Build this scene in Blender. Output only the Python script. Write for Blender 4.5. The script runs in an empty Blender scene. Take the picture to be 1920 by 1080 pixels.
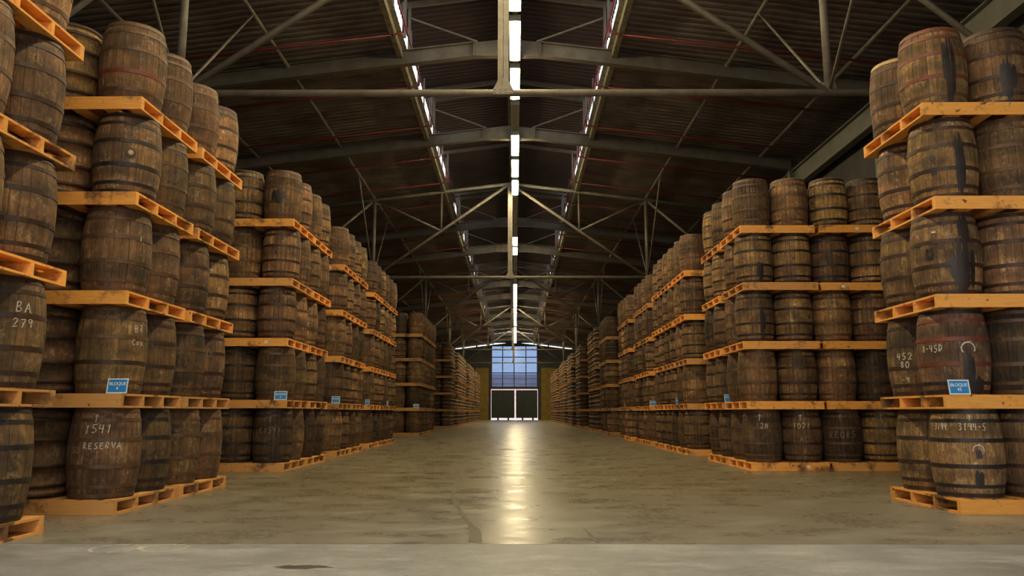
import bpy, math, random
from mathutils import Vector, Matrix
import numpy as np

random.seed(7)
SC = bpy.context.scene
COL = SC.collection
R = math.radians

# ------------------------------------------------------------------ camera
cd = bpy.data.cameras.new('camera')
cd.sensor_width = 36.0
cd.lens = 36.0 * 1467.0 / 1920.0
cd.clip_start = 0.05
cd.clip_end = 1000
cam = bpy.data.objects.new('camera', cd)
cam.location = (0, 0, 1.0)
cam.rotation_euler = (R(90 + 9.02), 0, math.atan2(6, 1467))
COL.objects.link(cam)
SC.camera = cam

# ------------------------------------------------------------------ sky, daylight, exposure
SKY = 2.7
w = bpy.data.worlds.new('sky')
SC.world = w
w.use_nodes = True
nt = w.node_tree
nt.nodes.clear()
o_ = nt.nodes.new('ShaderNodeOutputWorld')
bg = nt.nodes.new('ShaderNodeBackground')
tc = nt.nodes.new('ShaderNodeTexCoord')
sx = nt.nodes.new('ShaderNodeSeparateXYZ')
rp = nt.nodes.new('ShaderNodeValToRGB')
rp.color_ramp.elements[0].position = 0.0
rp.color_ramp.elements[0].color = (1.0, 0.93, 0.84, 1)
rp.color_ramp.elements[1].position = 0.35
rp.color_ramp.elements[1].color = (0.80, 0.90, 1.0, 1)
nt.links.new(tc.outputs['Generated'], sx.inputs[0])
nt.links.new(sx.outputs['Z'], rp.inputs[0])
nt.links.new(rp.outputs[0], bg.inputs['Color'])
bg.inputs['Strength'].default_value = SKY
nt.links.new(bg.outputs[0], o_.inputs[0])

# sampling portal in the open front doorway (guides sky light, gives none of its own)
pl = bpy.data.lights.new('doorway_portal', 'AREA')
pl.shape = 'RECTANGLE'
pl.size = 15.0
pl.size_y = 7.8
pl.cycles.is_portal = True
po = bpy.data.objects.new('doorway_portal', pl)
po.location = (-0.2, -5.0, 3.9)
po.rotation_euler = (R(90), 0, 0)
COL.objects.link(po)

SC.view_settings.view_transform = 'Standard'
SC.view_settings.look = 'None'
SC.view_settings.gamma = 1
SC.view_settings.use_curve_mapping = False
SC.view_settings.exposure = 0.0
SC.cycles.max_bounces = 7
SC.cycles.diffuse_bounces = 5
SC.cycles.glossy_bounces = 3
SC.cycles.transparent_max_bounces = 8
SC.cycles.sample_clamp_indirect = 6.0
SC.cycles.use_denoising = True
LAMP = 92.0            # radiance of the lit fluorescent diffusers

# ------------------------------------------------------------------ materials
def new_mat(name):
    m = bpy.data.materials.new(name)
    m.use_nodes = True
    n = m.node_tree
    b = n.nodes['Principled BSDF']
    return m, n, b

def node(n, typ, **kw):
    x = n.nodes.new(typ)
    for k, v in kw.items():
        if k in ('operation', 'blend_type', 'data_type', 'noise_dimensions', 'attribute_name', 'vector_type', 'feature', 'use_clamp'):
            setattr(x, k, v)
        else:
            x.inputs[k].default_value = v
    return x

def math_(n, op, a, b=None, c=None, clamp=False):
    x = n.nodes.new('ShaderNodeMath')
    x.operation = op
    x.use_clamp = clamp
    for i, v in enumerate((a, b, c)):
        if v is None:
            continue
        if isinstance(v, (int, float)):
            x.inputs[i].default_value = v
        else:
            n.links.new(v, x.inputs[i])
    return x.outputs[0]

def mixc(n, fac, a, b, blend='MIX'):
    x = n.nodes.new('ShaderNodeMix')
    x.data_type = 'RGBA'
    x.blend_type = blend
    for i, v in ((0, fac), (6, a), (7, b)):
        if isinstance(v, (int, float)):
            x.inputs[i].default_value = v
        elif isinstance(v, tuple):
            x.inputs[i].default_value = v if len(v) == 4 else (*v, 1)
        else:
            n.links.new(v, x.inputs[i])
    return x.outputs[2]

def ramp(n, val, lo, hi):
    x = n.nodes.new('ShaderNodeMapRange')
    x.clamp = True
    n.links.new(val, x.inputs[0])
    x.inputs[1].default_value = lo
    x.inputs[2].default_value = hi
    return x.outputs[0]

def noise(n, vec, scale, detail=3.0, rough=0.55, sxyz=None):
    if sxyz is not None:
        mp = n.nodes.new('ShaderNodeVectorMath')
        mp.operation = 'MULTIPLY'
        n.links.new(vec, mp.inputs[0])
        mp.inputs[1].default_value = sxyz
        vec = mp.outputs[0]
    x = n.nodes.new('ShaderNodeTexNoise')
    x.inputs['Scale'].default_value = scale
    x.inputs['Detail'].default_value = detail
    x.inputs['Roughness'].default_value = rough
    n.links.new(vec, x.inputs['Vector'])
    return x.outputs['Fac']

def bump(n, b, h, strength=0.3, dist=0.01):
    x = n.nodes.new('ShaderNodeBump')
    x.inputs['Strength'].default_value = strength
    x.inputs['Distance'].default_value = dist
    n.links.new(h, x.inputs['Height'])
    n.links.new(x.outputs[0], b.inputs['Normal'])

def rand_coord(n):
    tc = n.nodes.new('ShaderNodeTexCoord')
    oi = n.nodes.new('ShaderNodeObjectInfo')
    v = n.nodes.new('ShaderNodeVectorMath')
    v.operation = 'ADD'
    r = math_(n, 'MULTIPLY', oi.outputs['Random'], 53.0)
    n.links.new(tc.outputs['Object'], v.inputs[0])
    n.links.new(r, v.inputs[1])
    return v.outputs[0], oi

def barrel_wood(name, per_mesh):
    """weathered oak. tone / hue come from obj.color, or, for the merged far barrels, from a mesh attribute"""
    m, n, b = new_mat(name)
    vec, oi = rand_coord(n)
    geo = n.nodes.new('ShaderNodeNewGeometry')
    pos = geo.outputs['Position']
    if per_mesh:
        at = n.nodes.new('ShaderNodeAttribute')
        at.attribute_name = 'tone'
        colsrc = at.outputs['Color']
        vec = pos
    else:
        colsrc = oi.outputs['Color']
    sep = n.nodes.new('ShaderNodeSeparateColor')
    n.links.new(colsrc, sep.inputs[0])
    tone, hue = sep.outputs[0], sep.outputs[1]
    st = n.nodes.new('ShaderNodeAttribute')
    st.attribute_name = 'stave'
    srnd = math_(n, 'FRACT', math_(n, 'ADD', st.outputs['Fac'], oi.outputs['Random']))
    grain = noise(n, vec, 1.0, 4, 0.6, (46, 46, 3.0))
    drip = noise(n, pos, 1.0, 3, 0.6, (21, 21, 1.3))
    blot = noise(n, pos, 3.2, 4, 0.62)
    blot2 = noise(n, pos, 8.0, 5, 0.7, (1, 1, 0.55))
    base = mixc(n, hue, (0.140, 0.074, 0.021), (0.138, 0.060, 0.026))
    light = mixc(n, hue, (0.32, 0.186, 0.058), (0.285, 0.146, 0.064))
    c = mixc(n, math_(n, 'MULTIPLY', ramp(n, grain, 0.35, 0.72), 0.55), base, light)
    c = mixc(n, math_(n, 'MULTIPLY', ramp(n, drip, 0.55, 0.72), 0.6), c, (0.41, 0.275, 0.12))
    c = mixc(n, math_(n, 'MULTIPLY', ramp(n, blot, 0.45, 0.62), 0.72), c, (0.042, 0.025, 0.015))
    c = mixc(n, math_(n, 'MULTIPLY', ramp(n, blot2, 0.56, 0.74), 0.8), c, (0.020, 0.013, 0.009))
    grit = noise(n, pos, 30.0, 5, 0.78, (1, 1, 0.7))
    patch = noise(n, pos, 6.5, 4, 0.7)
    c = mixc(n, math_(n, 'MULTIPLY', ramp(n, grit, 0.48, 0.66), 0.55), c, (0.048, 0.028, 0.015))
    c = mixc(n, math_(n, 'MULTIPLY', math_(n, 'MULTIPLY', ramp(n, grit, 0.52, 0.38), ramp(n, patch, 0.50, 0.68)), 0.75), c, (0.47, 0.32, 0.16))
    sz_ = n.nodes.new('ShaderNodeSeparateXYZ')
    if per_mesh:
        n.links.new(pos, sz_.inputs[0])
    else:
        n.links.new(n.nodes.new('ShaderNodeTexCoord').outputs['Object'], sz_.inputs[0])
    cz = n.nodes.new('ShaderNodeCombineXYZ')
    n.links.new(math_(n, 'MULTIPLY', sep.outputs[2], 97.0), cz.inputs[0])
    n.links.new(math_(n, 'MULTIPLY', sz_.outputs[2], 5.2), cz.inputs[2])
    band = ramp(n, noise(n, cz.outputs[0], 1.0, 1.0, 0.4), 0.30, 0.70)
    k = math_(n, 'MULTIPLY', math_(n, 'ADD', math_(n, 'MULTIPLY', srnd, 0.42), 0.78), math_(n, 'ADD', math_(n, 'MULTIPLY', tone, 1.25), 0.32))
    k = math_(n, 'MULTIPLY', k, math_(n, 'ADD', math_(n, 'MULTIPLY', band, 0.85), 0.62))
    hsv = n.nodes.new('ShaderNodeHueSaturation')
    n.links.new(c, hsv.inputs['Color'])
    n.links.new(k, hsv.inputs['Value'])
    n.links.new(hsv.outputs[0], b.inputs['Base Color'])
    n.links.new(math_(n, 'SUBTRACT', 0.85, math_(n, 'MULTIPLY', ramp(n, blot2, 0.5, 0.75), 0.35)), b.inputs['Roughness'])
    bump(n, b, math_(n, 'ADD', grain, math_(n, 'MULTIPLY', blot2, 0.6)), 0.5, 0.008)
    return m

def hoop_mat(name, ca, cb, per_mesh=False):
    m, n, b = new_mat(name)
    geo = n.nodes.new('ShaderNodeNewGeometry')
    a = noise(n, geo.outputs['Position'], 9.0, 5, 0.7)
    c = mixc(n, ramp(n, a, 0.36, 0.66), ca, cb)
    n.links.new(c, b.inputs['Base Color'])
    b.inputs['Metallic'].default_value = 0.15
    b.inputs['Roughness'].default_value = 0.55
    bump(n, b, a, 0.3, 0.004)
    return m

def simple(name, col, rough=0.7, metal=0.0, var=0.25, scale=6.0, col2=None, bumpk=0.0, sxyz=None, obj=False):
    m, n, b = new_mat(name)
    if obj:
        vec, _ = rand_coord(n)
    else:
        vec = n.nodes.new('ShaderNodeNewGeometry').outputs['Position']
    a = noise(n, vec, scale, 4, 0.6, sxyz)
    c2 = col2 or tuple(x * (1 - var) for x in col)
    n.links.new(mixc(n, ramp(n, a, 0.35, 0.65), col, c2), b.inputs['Base Color'])
    b.inputs['Roughness'].default_value = rough
    b.inputs['Metallic'].default_value = metal
    if bumpk:
        bump(n, b, a, bumpk, 0.01)
    return m

def pallet_wood(name, per_mesh):
    m, n, b = new_mat(name)
    vec, oi = rand_coord(n)
    pos = n.nodes.new('ShaderNodeNewGeometry').outputs['Position']
    if per_mesh:
        at = n.nodes.new('ShaderNodeAttribute')
        at.attribute_name = 'tone'
        colsrc = at.outputs['Color']
        vec = pos
    else:
        colsrc = oi.outputs['Color']
    sep = n.nodes.new('ShaderNodeSeparateColor')
    n.links.new(colsrc, sep.inputs[0])
    grain = noise(n, vec, 1.0, 4, 0.6, (5, 5, 60))
    blot = noise(n, pos, 2.3, 5, 0.68)
    knot = noise(n, pos, 13.0, 2, 0.5)
    c = mixc(n, ramp(n, grain, 0.3, 0.7), (0.92, 0.43, 0.085), (0.78, 0.31, 0.050))
    c = mixc(n, sep.outputs[1], c, (0.42, 0.24, 0.10))
    c = mixc(n, math_(n, 'MULTIPLY', ramp(n, blot, 0.53, 0.64), 0.9), c, (0.10, 0.045, 0.022))
    c = mixc(n, math_(n, 'MULTIPLY', ramp(n, knot, 0.69, 0.74), 0.9), c, (0.06, 0.03, 0.018))
    hsv = n.nodes.new('ShaderNodeHueSaturation')
    n.links.new(c, hsv.inputs['Color'])
    n.links.new(math_(n, 'ADD', math_(n, 'MULTIPLY', sep.outputs[0], 0.5), 0.65), hsv.inputs['Value'])
    n.links.new(hsv.outputs[0], b.inputs['Base Color'])
    b.inputs['Roughness'].default_value = 0.75
    bump(n, b, grain, 0.25, 0.004)
    return m

def floor_mat(name, ca, cb, cc, rough, gl, dust=False):
    m, n, b = new_mat(name)
    pos = n.nodes.new('ShaderNodeNewGeometry').outputs['Position']
    a = noise(n, pos, 0.55, 6, 0.65, (1.0, 0.55, 1))
    s = noise(n, pos, 1.0, 6, 0.72, (1.1, 1.9, 1))
    f = noise(n, pos, 22.0, 4, 0.7)
    d = noise(n, pos, 1.7, 5, 0.72)
    c = mixc(n, ramp(n, a, 0.35, 0.66), ca, cb)
    c = mixc(n, math_(n, 'MULTIPLY', ramp(n, s, 0.47, 0.66), 0.7), c, cc)
    c = mixc(n, math_(n, 'MULTIPLY', ramp(n, d, 0.52, 0.72), 0.34), c, tuple(x * 0.42 for x in ca))
    c = mixc(n, math_(n, 'MULTIPLY', ramp(n, f, 0.45, 0.72), 0.45), c, tuple(x * 0.6 for x in ca))
    if dust:
        py = n.nodes.new('ShaderNodeSeparateXYZ')
        n.links.new(pos, py.inputs[0])
        near = ramp(n, math_(n, 'ADD', py.outputs[1], math_(n, 'MULTIPLY', a, 5.0)), 13.5, 8.0)
        c = mixc(n, math_(n, 'MULTIPLY', near, 0.8), c, mixc(n, ramp(n, s, 0.35, 0.68), (0.205, 0.195, 0.172), (0.33, 0.32, 0.30)))
    n.links.new(c, b.inputs['Base Color'])
    n.links.new(math_(n, 'ADD', rough, math_(n, 'MULTIPLY', ramp(n, s, 0.35, 0.7), 0.22)), b.inputs['Roughness'])
    b.inputs['Specular IOR Level'].default_value = gl
    bump(n, b, math_(n, 'ADD', math_(n, 'MULTIPLY', f, 0.35), s), 0.12, 0.01)
    return m

M = {}
M['oak'] = barrel_wood('weathered_oak', False)
M['oak_far'] = barrel_wood('weathered_oak_far', True)
M['hoop'] = hoop_mat('rusted_hoop', (0.026, 0.013, 0.008), (0.070, 0.032, 0.016))
M['hoop_brown'] = hoop_mat('brown_hoop', (0.070, 0.036, 0.017), (0.150, 0.076, 0.033))
M['hoop_dark'] = hoop_mat('dark_hoop', (0.014, 0.010, 0.009), (0.036, 0.025, 0.019))
M['hoop_red'] = hoop_mat('red_painted_hoop', (0.21, 0.040, 0.024), (0.10, 0.038, 0.022))
M['hoop_cream'] = hoop_mat('cream_hoop', (0.50, 0.33, 0.13), (0.20, 0.12, 0.05))
M['bung'] = simple('bung_wood', (0.05, 0.035, 0.025), 0.6, 0, 0.4, 20)
M['bung_pale'] = simple('pale_bung', (0.55, 0.38, 0.20), 0.7, 0, 0.3, 30)
M['stain'] = simple('wet_stain', (0.010, 0.008, 0.008), 0.5, 0, 0.0, 5, (0.035, 0.020, 0.016), 0.3)
M['chalk'] = simple('chalk', (0.76, 0.70, 0.60), 0.95, 0, 0.0, 60, (0.30, 0.24, 0.17))
M['chalk_faint'] = simple('faint_chalk', (0.34, 0.28, 0.21), 0.95, 0, 0.0, 60, (0.13, 0.09, 0.06))
M['paper'] = simple('paper_tag', (0.82, 0.78, 0.74), 0.8, 0, 0.1, 20)
M['pine'] = pallet_wood('pallet_pine', False)
M['pine_far'] = pallet_wood('pallet_pine_far', True)
M['floor_a'] = floor_mat('worn_concrete', (0.215, 0.182, 0.122), (0.155, 0.127, 0.078), (0.29, 0.252, 0.18), 0.22, 0.24, True)
M['floor_b'] = floor_mat('grey_concrete', (0.34, 0.342, 0.35), (0.185, 0.183, 0.182), (0.50, 0.50, 0.51), 0.42, 0.3)
M['joint'] = simple('joint_dirt', (0.06, 0.05, 0.04), 0.9)
M['mark_dark'] = simple('floor_mark_dark', (0.085, 0.075, 0.060), 0.6, 0, 0.4, 14)
M['mark_mid'] = simple('floor_mark_worn', (0.115, 0.10, 0.072), 0.6, 0, 0.3, 14)
M['mark_pale'] = simple('floor_mark_pale', (0.66, 0.61, 0.53), 0.8, 0, 0.3, 14)
M['roof'] = simple('roof_sheet', (0.20, 0.165, 0.13), 0.5, 0.2, 0, 0.9, (0.105, 0.066, 0.046), 0.0, (1, 1.6, 1))
M['roof_red'] = simple('monitor_sheet', (0.050, 0.024, 0.019), 0.6, 0.1, 0, 1.1, (0.030, 0.016, 0.013))
M['steel'] = simple('grey_steel', (0.135, 0.118, 0.095), 0.5, 0.15, 0, 3.0, (0.095, 0.078, 0.058))
M['pipe'] = simple('truss_pipe', (0.19, 0.165, 0.125), 0.5, 0.1, 0, 4.0, (0.13, 0.105, 0.075))
M['girder'] = simple('green_girder', (0.185, 0.185, 0.14), 0.55, 0.1, 0, 2.0, (0.14, 0.13, 0.10))
M['edge'] = simple('strip_edge_steel', (0.30, 0.27, 0.19), 0.5, 0.1, 0, 9.0, (0.12, 0.10, 0.07))
M['redpipe'] = simple('red_pipe', (0.19, 0.014, 0.016), 0.45, 0.0, 0.35, 5)
M['wall'] = simple('dark_wall', (0.055, 0.055, 0.058), 0.8, 0, 0.35, 1.5)
M['wall_side'] = simple('side_wall', (0.075, 0.065, 0.050), 0.85, 0, 0.35, 1.2)
M['yellow'] = simple('yellow_panel', (0.26, 0.165, 0.012), 0.6, 0, 0.3, 2)
M['door'] = simple('dark_door', (0.030, 0.036, 0.036), 0.6, 0, 0.3, 2)
M['frame'] = simple('window_frame', (0.035, 0.045, 0.06), 0.6, 0.1)
M['housing'] = simple('lamp_housing', (0.30, 0.29, 0.20), 0.5, 0.1)
M['off'] = simple('unlit_diffuser', (0.42, 0.40, 0.26), 0.4, 0)
M['blue'] = simple('sign_blue', (0.028, 0.26, 0.62), 0.45, 0, 0.12, 9)
M['white'] = simple('sign_white', (0.78, 0.80, 0.82), 0.5, 0, 0.05, 9)
M['ground'] = simple('outdoor_concrete', (0.52, 0.47, 0.40), 0.9, 0, 0.15, 0.5)
M['mauve'] = simple('mauve_facade', (0.74, 0.55, 0.53), 0.9, 0, 0.2, 0.4)

m, n, b = new_mat('lit_diffuser')
b.inputs['Base Color'].default_value = (0.8, 0.8, 0.7, 1)
b.inputs['Emission Color'].default_value = (1.0, 0.82, 0.46, 1)
b.inputs['Emission Strength'].default_value = LAMP
M['lit'] = m
m, n, b = new_mat('tinted_pane')
n.nodes.clear()
out = n.nodes.new('ShaderNodeOutputMaterial')
tr = n.nodes.new('ShaderNodeBsdfTransparent')
gl = n.nodes.new('ShaderNodeBsdfGlossy')
gl.inputs['Roughness'].default_value = 0.15
mx = n.nodes.new('ShaderNodeMixShader')
pos = n.nodes.new('ShaderNodeNewGeometry').outputs['Position']
a = noise(n, pos, 1.0, 3, 0.6, (0.7, 0.7, 9.0))
n.links.new(mixc(n, ramp(n, a, 0.3, 0.7), (0.315, 0.395, 0.535), (0.36, 0.44, 0.57)), tr.inputs['Color'])
mx.inputs[0].default_value = 0.015
n.links.new(tr.outputs[0], mx.inputs[1])
n.links.new(gl.outputs[0], mx.inputs[2])
n.links.new(mx.outputs[0], out.inputs[0])
M['pane'] = m

# ------------------------------------------------------------------ mesh helpers
class MB:
    def __init__(s):
        s.v, s.f, s.m = [], [], []
    def box(s, x0, x1, y0, y1, z0, z1, mi=0):
        k = len(s.v)
        s.v += [(x, y, z) for z in (z0, z1) for y in (y0, y1) for x in (x0, x1)]
        for q in ((0, 2, 3, 1), (4, 5, 7, 6), (0, 1, 5, 4), (2, 6, 7, 3), (0, 4, 6, 2), (1, 3, 7, 5)):
            s.f.append(tuple(k + i for i in q)); s.m.append(mi)
        return s
    def beam(s, p, q, wid, hei, up=(0, 0, 1), mi=0, off=(0, 0)):
        p, q = Vector(p), Vector(q)
        d = (q - p).normalized()
        sd = d.cross(Vector(up))
        if sd.length < 1e-4:
            sd = d.cross(Vector((0, 1, 0)))
        sd.normalize()
        u = sd.cross(d).normalized()
        k = len(s.v)
        for e in (p, q):
            for a, b_ in ((-1, -1), (1, -1), (1, 1), (-1, 1)):
                s.v.append(tuple(e + sd * (a * wid / 2 + off[0]) + u * (b_ * hei / 2 + off[1])))
        for q_ in ((0, 1, 2, 3), (7, 6, 5, 4), (0, 4, 5, 1), (1, 5, 6, 2), (2, 6, 7, 3), (3, 7, 4, 0)):
            s.f.append(tuple(k + i for i in q_)); s.m.append(mi)
        return s
    def ibeam(s, p, q, wid, hei, t=0.025, up=(0, 0, 1)):
        s.beam(p, q, wid, t, up, off=(0, hei / 2 - t / 2))
        s.beam(p, q, wid, t, up, off=(0, -hei / 2 + t / 2))
        s.beam(p, q, t * 0.8, hei - 2 * t, up)
        return s
    def tube(s, p, q, r, nseg=8, cap=True):
        p, q = Vector(p), Vector(q)
        d = (q - p).normalized()
        a = d.orthogonal().normalized()
        b_ = d.cross(a)
        k = len(s.v)
        for e in (p, q):
            for i in range(nseg):
                t = 2 * math.pi * i / nseg
                s.v.append(tuple(e + (a * math.cos(t) + b_ * math.sin(t)) * r))
        for i in range(nseg):
            j = (i + 1) % nseg
            s.f.append((k + i, k + j, k + nseg + j, k + nseg + i)); s.m.append(0)
        if cap:
            s.f.append(tuple(k + i for i in reversed(range(nseg)))); s.m.append(0)
            s.f.append(tuple(k + nseg + i for i in range(nseg))); s.m.append(0)
        return s
    def prism(s, pts, y0, y1):
        """polygon of (x, z) extruded along y"""
        k = len(s.v); c = len(pts)
        s.v += [(x, y0, z) for x, z in pts] + [(x, y1, z) for x, z in pts]
        s.f.append(tuple(range(k, k + c))); s.m.append(0)
        s.f.append(tuple(reversed(range(k + c, k + 2 * c)))); s.m.append(0)
        for i in range(c):
            j = (i + 1) % c
            s.f.append((k + i, k + c + i, k + c + j, k + j)); s.m.append(0)
        return s
    def mesh(s, name, mats, smooth=False):
        me = bpy.data.meshes.new(name)
        me.from_pydata(s.v, [], s.f)
        for mt in (mats if isinstance(mats, (list, tuple)) else [mats]):
            me.materials.append(mt)
        if len(me.materials) > 1:
            me.polygons.foreach_set('material_index', s.m)
        if smooth:
            me.polygons.foreach_set('use_smooth', [True] * len(me.polygons))
        me.update()
        return me

def put(name, me, parent=None, loc=(0, 0, 0), rz=0.0):
    o = bpy.data.objects.new(name, me)
    COL.objects.link(o)
    o.location = loc
    if rz:
        o.rotation_euler = (0, 0, rz)
    if parent is not None:
        o.parent = parent
    return o

def thing(name, label, cat, loc=(0, 0, 0), rz=0.0, group=None):
    o = bpy.data.objects.new(name, None)
    o.empty_display_size = 0.1
    COL.objects.link(o)
    o.location = loc
    o.rotation_euler = (0, 0, rz)
    return tag(o, label, cat, group)

def tag(o, label, cat, group=None):
    o['label'] = label
    o['category'] = cat
    if group:
        o['group'] = group
    return o

def struct(o, label=None, cat=None):
    o['kind'] = 'structure'
    if label:
        o['label'] = label
    if cat:
        o['category'] = cat
    return o

ORD = ['first', 'second', 'third', 'fourth', 'fifth', 'sixth', 'seventh', 'eighth', 'ninth', 'tenth', 'eleventh',
       'twelfth', 'thirteenth', 'fourteenth', 'fifteenth', 'sixteenth', 'seventeenth', 'eighteenth', 'nineteenth', 'twentieth']
def ordinal(i):
    if i < 20:
        return ORD[i]
    tens = {2: 'twenty', 3: 'thirty', 4: 'forty', 5: 'fifty'}[(i + 1) // 10]
    u = (i + 1) % 10
    return tens[:-1] + 'ieth' if u == 0 else tens + '-' + ORD[u - 1]

# ------------------------------------------------------------------ building
CX = -0.2                     # building axis
YF, YB = -5.0, 103.6          # front and far ends
HW = 9.65                     # half width
SL = 0.125                    # roof slope
Z0 = 10.40                    # roof height on the axis
VX, VZ = 2.55, 1.30           # vent (monitor) half width and rise
def roofz(x):
    return Z0 - SL * abs(x - CX)

# floor: slabs with recessed joints
fl = struct(put('floor', MB().box(CX - HW, CX + HW, YF, YB, -0.20, -0.03).mesh('floor', M['joint'])),
            'concrete warehouse floor cast in long slabs', 'floor')
edges = [YF, 0.15, 6.24] + [6.24 + 6.1 * k for k in range(1, 16)] + [YB]
for i in range(len(edges) - 1):
    y0, y1 = edges[i], edges[i + 1]
    me = MB().box(CX - HW, CX + HW, y0 + (0.006 if i else 0), y1 - 0.006, -0.03, 0.0).mesh('slab', M['floor_b'] if i < 2 else M['floor_a'])
    put('slab', me, fl)

def flat(name, pts, mat, z=0.0012):
    mb = MB()
    mb.v = [(x, y, z) for x, y in pts] + [(x, y, 0.0) for x, y in pts]
    c = len(pts)
    mb.f = [tuple(range(c))] + [(i, i + c, (i + 1) % c + c, (i + 1) % c) for i in range(c)]
    mb.m = [0] * len(mb.f)
    return put(name, mb.mesh(name, mat), fl)

def blob(cx, cy, rx, ry, seed, nn=22, rough=0.35):
    rr = random.Random(seed)
    return [(cx + rx * math.cos(2 * math.pi * i / nn) * (1 + rough * (rr.random() - 0.5)),
             cy + ry * math.sin(2 * math.pi * i / nn) * (1 + rough * (rr.random() - 0.5))) for i in range(nn)]

flat('stain', blob(-1.38, 5.34, 0.17, 0.06, 3, rough=0.8), M['mark_dark'])
flat('stain', blob(-0.23, 21.6, 0.26, 0.20, 5), M['mark_dark'])
crk = [(-0.81, 12.4), (-0.84, 11.5), (-0.80, 10.6), (-0.77, 9.73), (-0.68, 9.1), (-0.60, 8.5), (-0.52, 7.98), (-0.42, 7.4), (-0.34, 6.95), (-0.31, 6.30)]
rr = random.Random(2)
flat('crack', [(x - 0.012 - 0.02 * rr.random() - (0.03 if y < 7.3 else 0), y) for x, y in crk] +
     [(x + 0.012 + 0.02 * rr.random() + (0.03 if y < 7.3 else 0), y) for x, y in reversed(crk)], M['mark_mid'])
flat('crack', [(0.585, 7.25), (0.60, 6.9), (0.615, 6.5), (0.63, 6.27), (0.66, 6.27), (0.64, 6.6), (0.61, 6.95)], M['mark_mid'])
for (cx, cy, r0) in ((-2.97, 6.03, 0.185), (-2.62, 6.06, 0.17)):
    mb = MB(); N = 40; rr = random.Random(int(-cx * 100))
    for i in range(N):
        t = 2 * math.pi * i / N
        wv = 0.012 + 0.022 * rr.random()
        mb.v += [(cx + (r0 - wv) * math.cos(t), cy + (r0 - wv) * math.sin(t), 0.0012), (cx + r0 * math.cos(t), cy + r0 * math.sin(t), 0.0012)]
    for i in range(N):
        if rr.random() < 0.12:
            continue
        a, c = 2 * i, 2 * ((i + 1) % N)
        mb.f.append((a, a + 1, c + 1, c)); mb.m.append(0)
    put('ring_mark', mb.mesh('ring_mark', M['mark_pale']), fl)

# side walls
for s, nm in ((-1, 'wall_left'), (1, 'wall_right')):
    x0 = CX + s * HW
    mb = MB().box(min(x0, x0 + s * 0.2), max(x0, x0 + s * 0.2), YF, YB, -0.2, roofz(x0) - 0.02)
    struct(put(nm, mb.mesh(nm, M['wall_side'])), 'dark side wall behind the barrel stacks on the ' + ('left' if s < 0 else 'right'), 'wall')
# front wall with the open loading door behind the camera
mb = MB()
mb.box(CX - HW, CX - 7.5, YF - 0.2, YF, -0.2, 9.1).box(CX + 7.5, CX + HW, YF - 0.2, YF, -0.2, 9.1).box(CX - 7.5, CX + 7.5, YF - 0.2, YF, 7.8, 9.1)
mb.prism([(CX - HW, 9.1), (CX + HW, 9.1), (CX + HW, roofz(CX + HW) - 0.02), (CX, Z0 - 0.02), (CX - HW, roofz(CX - HW) - 0.02)], YF - 0.2, YF)
struct(put('wall_front', mb.mesh('wall_front', M['wall'])), 'front wall around the open loading doorway', 'wall')
# outdoor ground and a facade beyond the far door
struct(put('ground', MB().box(-120, 120, -140, 320, -0.5, -0.21).mesh('ground', M['ground'])), 'pale outdoor yard beyond the doors', 'ground')
tb = thing('neighbour_building', 'mauve facade seen low through the far window', 'building', (0, 150, -0.21))
put('wall', MB().box(-40, 40, 0, 10, 0, 8.4).mesh('wall', M['mauve']), tb)
for k in range(5):
    put('ledge', MB().box(-40, 40, -0.2, 0, 3.6 + k, 3.72 + k).mesh('ledge', M['mauve']), tb)

# far wall: opening for the door and the tall window, light gap under the roof
WX0, WX1 = -3.18, 2.98
mb = MB()
yb0, yb1 = YB, YB + 0.25
gap = 0.22
def wedge(xa, xb, zb, za_top, zb_top):
    mb.prism([(xa, zb), (xb, zb), (xb, zb_top), (xa, za_top)], yb0, yb1)
gx = 7.75
wedge(CX - HW, CX - gx, -0.2, roofz(CX - HW) - 0.02, roofz(CX - gx) - 0.02)
wedge(CX + gx, CX + HW, -0.2, roofz(CX + gx) - 0.02, roofz(CX + HW) - 0.02)
wedge(CX - gx, WX0, -0.2, roofz(CX - gx) - gap, roofz(WX0) - gap)
wedge(WX1, CX + gx, -0.2, roofz(WX1) - gap, roofz(CX + gx) - gap)
mb.prism([(WX0, 9.75), (WX1, 9.75), (WX1, roofz(WX1) - gap), (CX, Z0 - gap), (WX0, roofz(WX0) - gap)], yb0, yb1)
mb.box(WX0, WX1, yb0, yb1, 4.02, 4.20)
for x in (-4.9, -0.9, 0.55, 4.6):
    mb.box(CX + x - 0.1, CX + x + 0.1, yb0 + 0.05, yb1, roofz(CX + x) - gap - 0.05, roofz(CX + x) - 0.02)
wf = struct(put('wall_far', mb.mesh('wall_far', M['wall'])), 'dark far end wall with light showing under the roof', 'wall')
for (x0, x1) in ((-5.2, -3.5), (3.4, 5.35)):
    pn = MB().box(x0, x1, yb0 - 0.08, yb0, 0, 6.75)
    nrib = 7
    for k in range(nrib):
        xr = x0 + (k + 0.5) * (x1 - x0) / nrib
        pn.box(xr - 0.05, xr + 0.05, yb0 - 0.12, yb0 - 0.08, 0, 6.75)
    pn.box(x0, x1, yb0 - 0.14, yb0 - 0.08, 6.55, 6.75).box(x0, x1, yb0 - 0.14, yb0 - 0.08, 3.9, 4.1)
    put('panel', pn.mesh('panel', M['yellow']), wf)
# monitor gable at the far end with a light gap under its roof
mzr = Z0 + VZ + 0.05
mg = MB().prism([(CX - 2.75, roofz(CX - 2.75) + 0.02), (CX + 2.75, roofz(CX + 2.75) + 0.02), (CX + 2.75, mzr - 0.55), (CX, mzr - 0.22), (CX - 2.75, mzr - 0.55)], yb0, yb1)
put('gable_panel', mg.mesh('gable_panel', M['wall']), wf)

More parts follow.
